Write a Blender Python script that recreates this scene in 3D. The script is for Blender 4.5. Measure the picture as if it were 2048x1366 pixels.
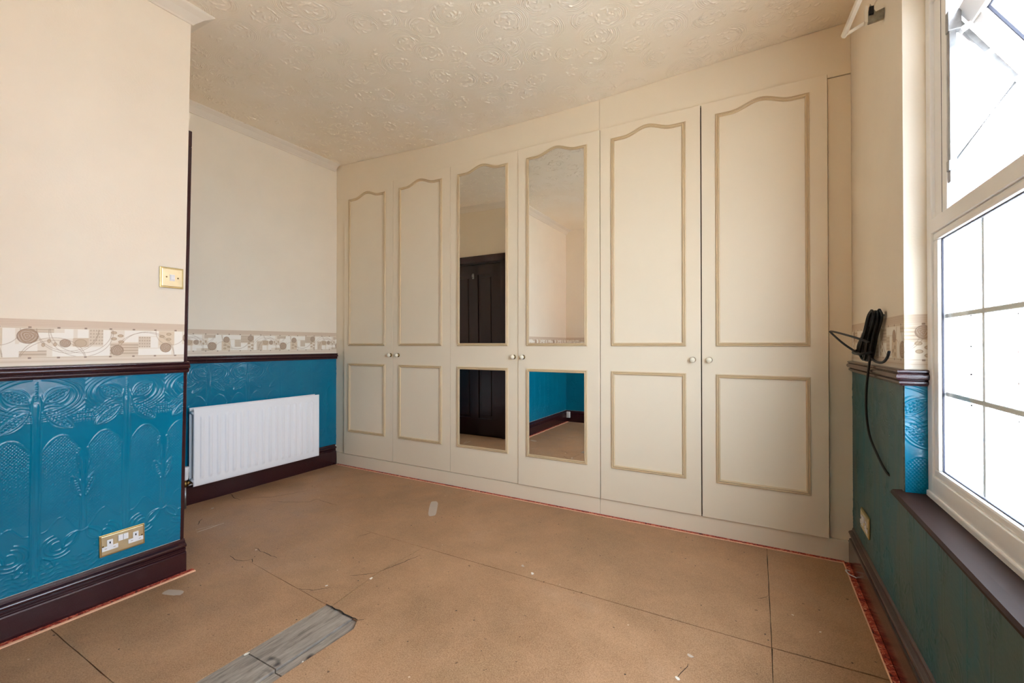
import bpy, bmesh, math, random
import numpy as np
from mathutils import Vector, Matrix
random.seed(7); rng = np.random.default_rng(7)
SC = bpy.context.scene
COL = SC.collection
for o in list(bpy.data.objects): bpy.data.objects.remove(o)

# ------------------------------------------------------------------ camera, world, light, exposure
cam_d = bpy.data.cameras.new('camera'); cam = bpy.data.objects.new('camera', cam_d); COL.objects.link(cam)
cam_d.sensor_width = 36.0; cam_d.lens = 888.70 / 2048 * 36.0; cam_d.clip_start = 0.02; cam_d.clip_end = 300
cam.location = (0, 0, 1.0275)
cam.rotation_euler = (math.pi / 2 + 0.00703, 0.0002, 0.51139)
SC.camera = cam

world = bpy.data.worlds.new('world'); SC.world = world; world.use_nodes = True
bg = world.node_tree.nodes['Background']
bg.inputs['Color'].default_value = (0.73, 0.835, 1.0, 1); bg.inputs['Strength'].default_value = 22.0
SC.view_settings.view_transform = 'Standard'; SC.view_settings.look = 'None'
SC.view_settings.exposure = -0.14; SC.view_settings.gamma = 1.0; SC.view_settings.use_curve_mapping = False
SC.cycles.max_bounces = 14; SC.cycles.diffuse_bounces = 10; SC.cycles.glossy_bounces = 6
SC.cycles.transparent_max_bounces = 16; SC.cycles.use_denoising = True; SC.cycles.denoising_prefilter = 'NONE'
SC.cycles.caustics_reflective = False; SC.cycles.caustics_refractive = False
SC.cycles.sample_clamp_indirect = 8.0
sun_d = bpy.data.lights.new('sun', 'SUN'); sun_d.energy = 90.0; sun_d.angle = 0.01; sun_d.color = (.93, .96, 1.0)
sun = bpy.data.objects.new('sun', sun_d); COL.objects.link(sun); sun.rotation_euler = (0.35, -0.80, 0)   # from behind the house, onto the street and the fronts opposite
pl = bpy.data.lights.new('window_portal', 'AREA'); pl.shape = 'RECTANGLE'; pl.size = 1.6; pl.size_y = 1.5
pl.cycles.is_portal = True
po = bpy.data.objects.new('window_portal', pl); COL.objects.link(po)
po.location = (0.53, 0.93, 1.34); po.rotation_euler = (0, math.pi / 2, 0); po.rotation_euler = (math.pi / 2, 0, math.pi / 2)

# ------------------------------------------------------------------ room measures (metres)
XL, XC, XR, KR, YW = -3.2195, -2.2918, 0.376, 0.0093, 2.6
LEAN = 0.0143
YB = -0.38
def xr(y, off=0.0): return XR + KR * (YW - y) + off          # the window wall runs slightly out of square
def ycorner(z): return 1.019 + LEAN * z                      # the corner beside the door leans
_cx = [-3.6, -3.22, -2.64, -2.0, -0.98, -0.36, 0.29, 0.9]; _cz = [2.585, 2.58, 2.552, 2.519, 2.5185, 2.5435, 2.563, 2.57]
_bx = [-3.6, -3.22, -2.29, -1.0, 0.9]; _bz = [2.586, 2.584, 2.558, 2.552, 2.556]
def ceil_z(x, y):
    t = min(max((y - 1.0) / 1.6, 0), 1.0)
    return float(np.interp(x, _cx, _cz) * t + np.interp(x, _bx, _bz) * (1 - t))

# ------------------------------------------------------------------ materials
MATS = {}
class NT:
    def __init__(s, name):
        s.m = bpy.data.materials.new(name); s.m.use_nodes = True; s.t = s.m.node_tree; s.t.nodes.clear()
        s.out = s.n('ShaderNodeOutputMaterial'); MATS[name] = s.m
    def n(s, typ, **kw):
        nd = s.t.nodes.new(typ)
        for k, v in kw.items():
            if isinstance(k, str) and hasattr(nd, k): setattr(nd, k, v)
        return nd
    def l(s, a, b): s.t.links.new(a, b)
    def math(s, op, a, b=None, c=None, clamp=False):
        nd = s.n('ShaderNodeMath', operation=op); nd.use_clamp = clamp
        for i, v in enumerate((a, b, c)):
            if v is None: continue
            if isinstance(v, (int, float)): nd.inputs[i].default_value = v
            else: s.l(v, nd.inputs[i])
        return nd.outputs[0]
    def coords(s, scale=(1, 1, 1), kind='Object'):
        tc = s.n('ShaderNodeTexCoord'); mp = s.n('ShaderNodeMapping'); mp.inputs['Scale'].default_value = scale
        s.l(tc.outputs[kind], mp.inputs['Vector']); return mp.outputs[0]
    def noise(s, vec, scale, detail=4, rough=.55, dist=0):
        nd = s.n('ShaderNodeTexNoise'); nd.inputs['Scale'].default_value = scale; nd.inputs['Detail'].default_value = detail
        nd.inputs['Roughness'].default_value = rough; nd.inputs['Distortion'].default_value = dist
        s.l(vec, nd.inputs['Vector']); return nd.outputs['Fac']
    def ramp(s, fac, stops):
        nd = s.n('ShaderNodeValToRGB'); r = nd.color_ramp
        while len(r.elements) < len(stops): r.elements.new(0.5)
        for e, (p, c) in zip(r.elements, stops): e.position = p; e.color = (*c, 1) if len(c) == 3 else c
        s.l(fac, nd.inputs[0]); return nd.outputs[0]
    def mix(s, fac, a, b):
        nd = s.n('ShaderNodeMix', data_type='RGBA')
        for i, v in ((0, fac), (6, a), (7, b)):
            if isinstance(v, (int, float)): nd.inputs[i].default_value = v
            elif isinstance(v, tuple): nd.inputs[i].default_value = (*v, 1) if len(v) == 3 else v
            else: s.l(v, nd.inputs[i])
        return nd.outputs[2]
    def bump(s, h, strength=.3, dist=.01, normal=None):
        nd = s.n('ShaderNodeBump'); nd.inputs['Strength'].default_value = strength; nd.inputs['Distance'].default_value = dist
        s.l(h, nd.inputs['Height'])
        if normal is not None: s.l(normal, nd.inputs['Normal'])
        return nd.outputs[0]
    def bsdf(s, color, rough=.5, metal=0, normal=None, spec=.5, coat=0):
        b = s.n('ShaderNodeBsdfPrincipled')
        if isinstance(color, tuple): b.inputs['Base Color'].default_value = (*color, 1)
        else: s.l(color, b.inputs['Base Color'])
        if isinstance(rough, (int, float)): b.inputs['Roughness'].default_value = rough
        else: s.l(rough, b.inputs['Roughness'])
        b.inputs['Metallic'].default_value = metal; b.inputs['Specular IOR Level'].default_value = spec
        b.inputs['Coat Weight'].default_value = coat; b.inputs['Coat Roughness'].default_value = .12
        if normal is not None: s.l(normal, b.inputs['Normal'])
        s.l(b.outputs[0], s.out.inputs[0]); return b
def lin(r, g, b):
    f = lambda c: (c / 255 / 12.92) if c / 255 <= .04045 else ((c / 255 + .055) / 1.055) ** 2.4
    return (f(r), f(g), f(b))
def simple(name, col, rough=.5, metal=0, var=.06, scale=6, bump=0, bscale=200, spec=.5, coat=0):
    n = NT(name); v = n.coords()
    f = n.noise(v, scale, 5)
    c = n.ramp(f, [(.3, tuple(x * (1 - var) for x in col)), (.7, tuple(min(1, x * (1 + var)) for x in col))])
    nm = n.bump(n.noise(v, bscale, 3), bump, .002) if bump else None
    n.bsdf(c, rough, metal, nm, spec, coat); return n.m

def build_materials():
    simple('wall_paper', lin(241, 230, 211), .75, var=.025, scale=3, bump=.25, bscale=130)
    simple('wardrobe_paint', lin(236, 221, 195), .42, var=.015, scale=2.5, bump=.04, bscale=60)
    simple('moulding_paint', lin(208, 184, 146), .4, var=.03, scale=10)
    simple('carcass', lin(62, 48, 36), .8)  # darkened so the gaps round the wardrobe doors read as shadow lines
    simple('cove', lin(234, 224, 208), .6, var=.02, bump=.1, bscale=60)
    simple('mahogany', lin(50, 18, 23), .22, var=.08, scale=5, coat=.2)
    simple('door_mahogany', lin(40, 16, 15), .3, var=.05, scale=5)
    simple('sill_paint', lin(52, 36, 30), .55, var=.1, scale=5, bump=.10, bscale=9, spec=.12)
    simple('upvc', lin(250, 249, 247), .3, var=.01)
    simple('gasket', lin(45, 45, 60), .6)
    simple('radiator_enamel', lin(248, 248, 250), .35, var=.01)
    simple('brass_plate', lin(232, 218, 178), .36, 1, var=.05, scale=30)
    simple('brass_edge', lin(196, 174, 120), .35, 1, var=.12, scale=40)
    simple('white_plastic', lin(240, 240, 240), .35, var=.01)
    simple('dark_hole', lin(20, 18, 18), .8)
    simple('cable_black', lin(12, 12, 14), .45, spec=.3)
    simple('steel', lin(150, 150, 150), .4, .9, var=.2, scale=40)
    simple('rust_steel', lin(150, 145, 130), .5, .5, var=.3, scale=60)
    simple('old_white_paint', lin(228, 218, 198), .5, var=.06, scale=30)
    simple('brass_dark', lin(120, 95, 55), .35, 1, var=.2, scale=60)
    simple('ceramic', lin(236, 228, 206), .15, var=.01)
    simple('paint_smear', lin(188, 172, 156), .7, var=.05)
    simple('white_fleck', lin(235, 225, 210), .7)
    simple('crack_dark', lin(34, 24, 16), .9)
    simple('subfloor', lin(40, 32, 26), .9)
    simple('strip_wood', lin(236, 186, 152), .7, var=.1, scale=20)
    simple('asphalt', lin(165, 163, 160), .9)
    simple('render_white', lin(250, 250, 248), .8)
    simple('roof_slate', lin(120, 122, 130), .8)
    simple('car_paint', lin(225, 228, 232), .25, var=.01, coat=.5)
    simple('car_glass', lin(130, 150, 170), .3, spec=.6)
    simple('tyre', lin(40, 40, 42), .8)
    simple('grey_stone', lin(200, 200, 200), .8)
    # embossed teal gloss paint
    n = NT('teal_paint'); v = n.coords()
    c = n.ramp(n.noise(v, 3, 4), [(.3, lin(0, 108, 138)), (.7, lin(2, 120, 150))])
    n.bsdf(c, .16, 0, None, .42)
    # window wall teal: backlight shade and grey-green reflections painted in, with scuffs
    n = NT('teal_backlit_scuffed'); v = n.coords((1, 1, .28))
    c = n.mix(n.math('MULTIPLY', n.ramp(n.noise(v, 7, 6, .65, .6), [(.36, (0, 0, 0)), (.6, (1, 1, 1))]), .8), lin(2, 92, 104), lin(76, 96, 90))
    v2 = n.coords()
    c = n.mix(n.ramp(n.noise(v2, 38, 3, .6), [(.735, (0, 0, 0)), (.75, (1, 1, 1))]), c, lin(190, 195, 180))
    n.bsdf(c, .42, 0, n.bump(n.noise(v2, 40, 3), .15, .004), .28)
    # printed border, colours from the print itself
    n = NT('border_print'); a = n.n('ShaderNodeVertexColor'); a.layer_name = 'print'
    n.bsdf(a.outputs[0], .6)
    # artex ceiling: swirls with concentric combs, rough middle
    n = NT('artex'); v = n.coords()
    a1 = n.n('ShaderNodeAttribute'); a1.attribute_name = 'comb'; a2 = n.n('ShaderNodeAttribute'); a2.attribute_name = 'comb_depth'
    h = n.math('MULTIPLY', n.math('SINE', n.math('MULTIPLY', a1.outputs['Fac'], 2 * math.pi / .0088)), a2.outputs['Fac'])
    h = n.math('ADD', h, n.math('MULTIPLY', n.noise(n.coords((10, 34, 1)), 4.5, 4, .6, .8), 1.1))
    c = n.ramp(n.noise(v, 2.5, 3), [(.3, lin(244, 230, 206)), (.7, lin(248, 237, 219))])
    n.bsdf(c, .5, 0, n.bump(h, .5, .0017), .5)
    # hardboard
    n = NT('hardboard'); v = n.coords()
    big = n.noise(v, 1.5, 5, .62, .4); fine = n.noise(v, 260, 3, .7); mid = n.noise(v, 7, 6, .7)
    c = n.ramp(big, [(.32, lin(120, 88, 56)), (.44, lin(154, 113, 77)), (.55, lin(176, 132, 94)), (.72, lin(184, 150, 122))])
    c = n.mix(.40, c, n.ramp(mid, [(.34, lin(134, 96, 62)), (.66, lin(192, 150, 112))]))
    c = n.mix(n.math('MULTIPLY', n.ramp(n.noise(v, 2.6, 3, .5, .5), [(.55, (0, 0, 0)), (.75, (1, 1, 1))]), .35), c, lin(128, 102, 66))
    c = n.mix(.34, c, n.ramp(fine, [(.36, lin(110, 78, 52)), (.64, lin(214, 176, 140))]))
    fib = n.noise(n.coords((1, 1, 1)), 30, 4, .6, 3.0); fib = n.math('LESS_THAN', n.math('ABSOLUTE', n.math('SUBTRACT', fib, .5)), .006)
    c = n.mix(n.math('MULTIPLY', fib, .22), c, lin(206, 170, 136))
    spk = n.ramp(n.noise(v, 46, 2, .5), [(.735, (0, 0, 0)), (.765, (1, 1, 1))])
    c = n.mix(n.math('MULTIPLY', spk, .8), c, lin(84, 56, 36))
    vo = n.n('ShaderNodeTexVoronoi'); vo.inputs['Scale'].default_value = 17; n.l(v, vo.inputs['Vector'])
    dots = n.math('MULTIPLY', n.math('LESS_THAN', vo.outputs['Distance'], .055), n.math('GREATER_THAN', n.noise(v, 3, 2), .47))
    c = n.mix(dots, c, lin(52, 34, 24))
    v2 = n.coords((1.0, 1.0, 1)); vo2 = n.n('ShaderNodeTexVoronoi'); vo2.inputs['Scale'].default_value = 9; n.l(v2, vo2.inputs['Vector'])
    wd = n.math('LESS_THAN', vo2.outputs['Distance'], .028)
    c = n.mix(n.math('MULTIPLY', wd, .8), c, lin(222, 200, 176))
    n.bsdf(c, n.ramp(mid, [(.3, (.42,) * 3), (.7, (.62,) * 3)]), 0, n.bump(fine, .12, .002), .4)
    # bare boards
    n = NT('old_board'); v = n.coords((16, 2.0, 4)); v2 = n.coords()
    c = n.ramp(n.noise(v, 5, 6, .65, .4), [(.25, lin(92, 82, 72)), (.5, lin(146, 134, 122)), (.8, lin(178, 164, 148))])
    c = n.mix(n.ramp(n.noise(v2, 11, 2), [(.66, (0, 0, 0)), (.74, (1, 1, 1))]), c, lin(58, 50, 46))
    n.bsdf(c, .7, 0, n.bump(n.noise(v, 9, 5), .25, .003))
    # carpet remnant
    n = NT('carpet_red'); v = n.coords()
    vo = n.n('ShaderNodeTexVoronoi'); vo.inputs['Scale'].default_value = 95; n.l(v, vo.inputs['Vector'])
    f = n.noise(v, 60, 3, .6, 1.2)
    c = n.ramp(f, [(.36, lin(70, 26, 20)), (.46, lin(160, 54, 38)), (.56, lin(190, 84, 58)), (.66, lin(214, 150, 120))])
    n.bsdf(c, .9, 0, n.bump(f, .6, .004))
    # mirror, glass
    n = NT('mirror_silver'); n.bsdf((.86, .87, .85), .0, 1)
    n = NT('clear_glass')
    tr = n.n('ShaderNodeBsdfTransparent'); tr.inputs[0].default_value = (.95, .97, .97, 1)
    gl = n.n('ShaderNodeBsdfGlossy'); gl.inputs['Roughness'].default_value = 0
    lw = n.n('ShaderNodeLayerWeight')
    fr = n.math('ADD', n.math('MULTIPLY', n.math('POWER', lw.outputs['Facing'], 5.0), .6), .03)
    ms = n.n('ShaderNodeMixShader'); n.l(fr, ms.inputs[0]); n.l(tr.outputs[0], ms.inputs[1]); n.l(gl.outputs[0], ms.inputs[2]); n.l(ms.outputs[0], n.out.inputs[0])
    # brick outside
    n = NT('brickwork'); v = n.coords((1, 1, 1))
    mp = n.n('ShaderNodeCombineXYZ'); sp = n.n('ShaderNodeSeparateXYZ'); n.l(v, sp.inputs[0]); n.l(sp.outputs[1], mp.inputs[0]); n.l(sp.outputs[2], mp.inputs[1])
    br = n.n('ShaderNodeTexBrick'); n.l(mp.outputs[0], br.inputs['Vector']); br.inputs['Scale'].default_value = 1
    br.inputs['Brick Width'].default_value = .225; br.inputs['Row Height'].default_value = .075; br.inputs['Mortar Size'].default_value = .01
    br.inputs['Color1'].default_value = (*lin(150, 112, 100), 1); br.inputs['Color2'].default_value = (*lin(132, 96, 88), 1); br.inputs['Mortar'].default_value = (*lin(180, 172, 165), 1)
    n.bsdf(br.outputs[0], .85)
build_materials()
def M(k): return MATS[k]

# ------------------------------------------------------------------ mesh helpers
class MB:
    def __init__(s): s.v = []; s.f = []; s.mi = []; s.sm = []; s.mats = []
    def mat(s, m):
        if m not in s.mats: s.mats.append(m)
        return s.mats.index(m)
    def add(s, vs, fs, m, smooth=False):
        b = len(s.v); i = s.mat(m); s.v += [tuple(map(float, p)) for p in vs]
        for f in fs: s.f.append(tuple(b + k for k in f)); s.mi.append(i); s.sm.append(smooth)
        return s
    def box(s, x0, x1, y0, y1, z0, z1, m, bev=0.0, tf=None):
        bm = bmesh.new(); bmesh.ops.create_cube(bm, size=1)
        for v in bm.verts: v.co = Vector(((x0 + x1) / 2 + v.co.x * (x1 - x0), (y0 + y1) / 2 + v.co.y * (y1 - y0), (z0 + z1) / 2 + v.co.z * (z1 - z0)))
        if bev: bmesh.ops.bevel(bm, geom=list(bm.edges), offset=bev, segments=2, affect='EDGES', profile=.6)
        if tf:
            for v in bm.verts: v.co = Vector(tf(*v.co))
        bmesh.ops.recalc_face_normals(bm, faces=bm.faces); bm.verts.index_update()
        s.add([v.co for v in bm.verts], [[v.index for v in f.verts] for f in bm.faces], m, False); bm.free(); return s
    def prism(s, poly, fn, d0, d1, m):           # poly of (a,b); fn(a,b,d) -> xyz
        n = len(poly); vs = [fn(a, b, d0) for a, b in poly] + [fn(a, b, d1) for a, b in poly]
        fs = [list(range(n))[::-1], list(range(n, 2 * n))] + [[i, (i + 1) % n, n + (i + 1) % n, n + i] for i in range(n)]
        return s.add(vs, fs, m)
    def lathe(s, prof, org, axis, m, seg=24, smooth=True):
        ax = Vector(axis).normalized(); t = Vector((0, 0, 1)) if abs(ax.z) < .9 else Vector((1, 0, 0)); a = ax.cross(t).normalized(); b = ax.cross(a)
        vs = []; fs = []; k = len(prof); org = Vector(org)
        for i in range(seg):
            th = 2 * math.pi * i / seg
            for r, h in prof: vs.append(org + ax * h + (a * math.cos(th) + b * math.sin(th)) * r)
        for i in range(seg):
            j = (i + 1) % seg
            for q in range(k - 1): fs.append([i * k + q, i * k + q + 1, j * k + q + 1, j * k + q])
        fs.append([i * k for i in range(seg)]); fs.append([i * k + k - 1 for i in range(seg)][::-1])
        return s.add(vs, fs, m, smooth)
    def tube(s, pts, r, m, seg=8, smooth=True, flat=None):
        pts = [Vector(p) for p in pts]; vs = []; fs = []; up = None
        for i, p in enumerate(pts):
            d = (pts[min(i + 1, len(pts) - 1)] - pts[max(i - 1, 0)]).normalized()
            if up is None: up = d.orthogonal().normalized()
            up = (up - d * up.dot(d)).normalized(); w = d.cross(up)
            for k in range(seg):
                th = 2 * math.pi * k / seg
                vs.append(p + up * math.cos(th) * r + w * math.sin(th) * (flat or r))
        for i in range(len(pts) - 1):
            for k in range(seg): fs.append([i * seg + k, i * seg + (k + 1) % seg, (i + 1) * seg + (k + 1) % seg, (i + 1) * seg + k])
        fs.append(list(range(seg))[::-1]); fs.append([(len(pts) - 1) * seg + k for k in range(seg)])
        return s.add(vs, fs, m, smooth)
    def sweep(s, path, prof, m, side=1, smooth=False):   # path (x,y,z) in plan, prof (out, dz)
        P = [Vector((p[0], p[1])) for p in path]; vs = []; fs = []; k = len(prof); n = len(P)
        for i in range(n):
            ds = []
            if i > 0: ds.append((P[i] - P[i - 1]).normalized())
            if i < n - 1: ds.append((P[i + 1] - P[i]).normalized())
            ns = [Vector((-d.y, d.x)) * side for d in ds]
            mv = ns[0] if len(ns) == 1 else (ns[0] + ns[1]) / max(1e-4, 1 + ns[0].dot(ns[1]))
            for o, dz in prof: vs.append((P[i].x + mv.x * o, P[i].y + mv.y * o, path[i][2] + dz))
        for i in range(n - 1):
            for q in range(k): fs.append([i * k + q, i * k + (q + 1) % k, (i + 1) * k + (q + 1) % k, (i + 1) * k + q])
        fs.append(list(range(k))[::-1]); fs.append([(n - 1) * k + q for q in range(k)])
        return s.add(vs, fs, m, smooth)
    def build(s, name, parent=None, **tags):
        loc = Vector((0, 0, 0))
        if parent is not None: loc = wloc(parent)
        elif s.v: a = np.array(s.v); loc = Vector((float((a[:, 0].min() + a[:, 0].max()) / 2), float((a[:, 1].min() + a[:, 1].max()) / 2), float(a[:, 2].min())))
        me = bpy.data.meshes.new(name)
        me.from_pydata([tuple(Vector(v) - loc) for v in s.v], [], s.f)
        for m in s.mats: me.materials.append(M(m))
        me.polygons.foreach_set('material_index', s.mi); me.polygons.foreach_set('use_smooth', s.sm)
        bm = bmesh.new(); bm.from_mesh(me); bmesh.ops.recalc_face_normals(bm, faces=bm.faces); bm.to_mesh(me); bm.free()
        me.update()
        o = bpy.data.objects.new(name, me); COL.objects.link(o)
        if parent is None: o.location = loc
        else: o.parent = parent
        return tag(o, **tags)
def wloc(o):
    v = Vector((0, 0, 0))
    while o is not None: v += o.location; o = o.parent
    return v
def tag(o, label=None, cat=None, group=None, kind=None):
    if label: o['label'] = label
    if cat: o['category'] = cat
    if group: o['group'] = group
    if kind: o['kind'] = kind
    return o
def thing(name, loc, label, cat, group=None, kind=None):
    o = bpy.data.objects.new(name, None); COL.objects.link(o); o.location = loc; o.empty_display_size = .1
    return tag(o, label, cat, group, kind)
def grid_obj(name, P, mat, parent, mask=None, colors=None, smooth=True):
    n, m, _ = P.shape; loc = np.array(wloc(parent)) if parent else np.zeros(3)
    idx = np.arange(n * m).reshape(n, m)
    q = np.stack([idx[:-1, :-1], idx[1:, :-1], idx[1:, 1:], idx[:-1, 1:]], -1).reshape(-1, 4)
    if mask is not None: q = q[mask[:-1, :-1].ravel()]
    me = bpy.data.meshes.new(name); me.vertices.add(n * m); me.vertices.foreach_set('co', (P.reshape(-1, 3) - loc).astype(np.float32).ravel())
    me.loops.add(q.size); me.loops.foreach_set('vertex_index', q.astype(np.int32).ravel())
    me.polygons.add(len(q)); me.polygons.foreach_set('loop_start', np.arange(0, q.size, 4, dtype=np.int32)); me.polygons.foreach_set('loop_total', np.full(len(q), 4, np.int32))
    me.update(calc_edges=True); me.polygons.foreach_set('use_smooth', np.full(len(q), smooth))
    me.materials.append(M(mat))
    if colors is not None:
        ca = me.color_attributes.new('print', 'FLOAT_COLOR', 'POINT')
        ca.data.foreach_set('color', np.concatenate([colors.reshape(-1, 3), np.ones((n * m, 1))], 1).astype(np.float32).ravel())
    o = bpy.data.objects.new(name, me); COL.objects.link(o)
    if parent: o.parent = parent
    return o
def spline(pts, n=12):
    P = [Vector(p) for p in pts]; P = [P[0] * 2 - P[1]] + P + [P[-1] * 2 - P[-2]]; out = []
    for i in range(1, len(P) - 2):
        for k in range(n):
            t = k / n; a, b, c, d = P[i - 1:i + 3]
            out.append(.5 * ((2 * b) + (c - a) * t + (2 * a - 5 * b + 4 * c - d) * t * t + (3 * b - a - 3 * c + d) * t ** 3))
    return out + [P[-2]]

# ------------------------------------------------------------------ wall relief and border print
def relief(u, z):
    """embossed dado paper, u along the wall (m), z height; stems every 0.26 m with seed pods"""
    P = .26; s = np.abs((u + P / 2) % P - P / 2); t = P / 2 - s
    R = lambda d, w: np.exp(-(d / w) ** 2)
    S = lambda x, a, b: np.clip((x - a) / (b - a), 0, 1) ** 2 * (3 - 2 * np.clip((x - a) / (b - a), 0, 1))
    h = np.zeros_like(s)
    flare = .0105 + .004 * S(z, .74, .80) - .010 * S(z, .81, .89)
    low = S(z, .16, .20)
    h += .9 * R(s - flare, .0028) * low * S(z, .85, .83) + .6 * R(s, .006) * low * S(z, .82, .80)
    h += .8 * R(t - .0075, .0024) * S(z, .60, .57) * S(z, .30, .34)
    h += 1.0 * (z > .825) * (z < .893) * np.clip(1 - (np.hypot(s, ((z / .0085) - np.round(z / .0085)) * .0085) / .0034) ** 2, 0, 1)
    # hatch panels with arched heads
    arch = .625 + .062 * np.sin(np.pi * np.clip((s - .014) / .104, 0, 1)) ** .7
    inp = (s > .015) & (s < .118) & (z < arch - .003) & (z > .365 + .02 * np.sin(s * 40))
    f1 = np.abs(((s + z * .8) / .0095) % 1 - .5) * 2; f2 = np.abs(((s - z * .8) / .0095) % 1 - .5) * 2
    h += np.where(inp, .42 * np.minimum(np.clip(f1 * 1.6, 0, 1), np.clip(f2 * 1.6, 0, 1)) - .2, 0)
    h += .5 * R(z - arch, .0026) * (s > .012) * (s < .121)
    def pod(ax, az, bx, bz, wmax, seeds=True):
        L = math.hypot(bx - ax, bz - az); dx, dz = (bx - ax) / L, (bz - az) / L
        a = ((s - ax) * dx + (z - az) * dz) / L; b = -(s - ax) * dz + (z - az) * dx
        w = wmax * np.sin(np.pi * np.clip(a, 0, 1)) ** .8; o = (a > -.02) & (a < 1.02)
        g = o * (R(np.abs(b) - w, .0026) + .6 * R(np.abs(b) - w * 1.45 - .002, .0022))
        if seeds:
            pa = a * L / .0105; pb = b / .0095; row = np.round(pb); fa = pa + .5 * (row % 2)
            r = np.hypot(fa - np.round(fa), pb - row)
            g = g + np.where(o & (np.abs(b) < w - .004), 1.2 * np.clip(1 - (r / .44) ** 2, 0, 1), 0)
        return g
    ins = np.zeros_like(s, bool)
    pods = pod(.018, .815, .086, .862, .019) + pod(.020, .782, .096, .712, .015)
    h += pods
    clear = pods < .25
    r1 = np.hypot(s / .118, (z - .838) / .072)
    for rr, k in ((.86, .7), (1.0, 1.0), (1.1, .8), (1.2, .7), (1.32, .5)):
        h += k * R(r1 - rr, .028) * clear * (z > .735) * (s > .012)
    r2 = np.hypot((t) / .09, (z - .79) / .07)
    for rr in (.38, .6): h += .6 * R(r2 - rr, .035) * clear * (r1 > 1.1)
    for k in range(3):
        c = .800 - .012 * k - .55 * (s - .012) ** 1.0 * .35 + .02 * np.sin((s - .01) * 45)
        h += .6 * R(z - c, .0025) * clear * (s > .02) * (s < .10)
    # dotted spandrels by the thin stems
    dd = np.hypot((t / .009) - np.round(t / .009), (z / .009) - np.round(z / .009))
    h += np.where((t < .034) & (r1 > 1.34) & (z > .73), 1.0 * np.clip(1 - (dd / .36) ** 2, 0, 1), 0)
    # leaves on the thin stem
    h += pod(.124, .445, .100, .525, .009, True)
    h += .7 * R(s - (.122 - .010 * np.sin((z - .54) * 30)), .003) * (z > .525) * (z < .63)
    # scroll band above the skirting
    sc = .345 - .035 * np.cos(s / .13 * np.pi * 2) * np.clip(s / .06, 0, 1)
    h += .5 * R(z - sc, .0028) * (s > .012)
    q = np.hypot((s - .060), (z - .275) * 1.1)
    for rr in (.018, .034, .048): h += .7 * R(q - rr, .003) * ((z - .275) * .6 + (s - .06) < .018)
    h += pod(.075, .265, .118, .315, .011, False) + pod(.02, .245, .05, .205, .009, False)
    wv = np.sin(2 * np.pi * (z * 1.0 + .010 * np.sin(s * 70)) / .017) * np.sin(2 * np.pi * (s + .3 * z) / .045)
    h += np.where(z < .225, .55 * np.clip(wv, 0, 1), 0)
    return h * .0025

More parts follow.
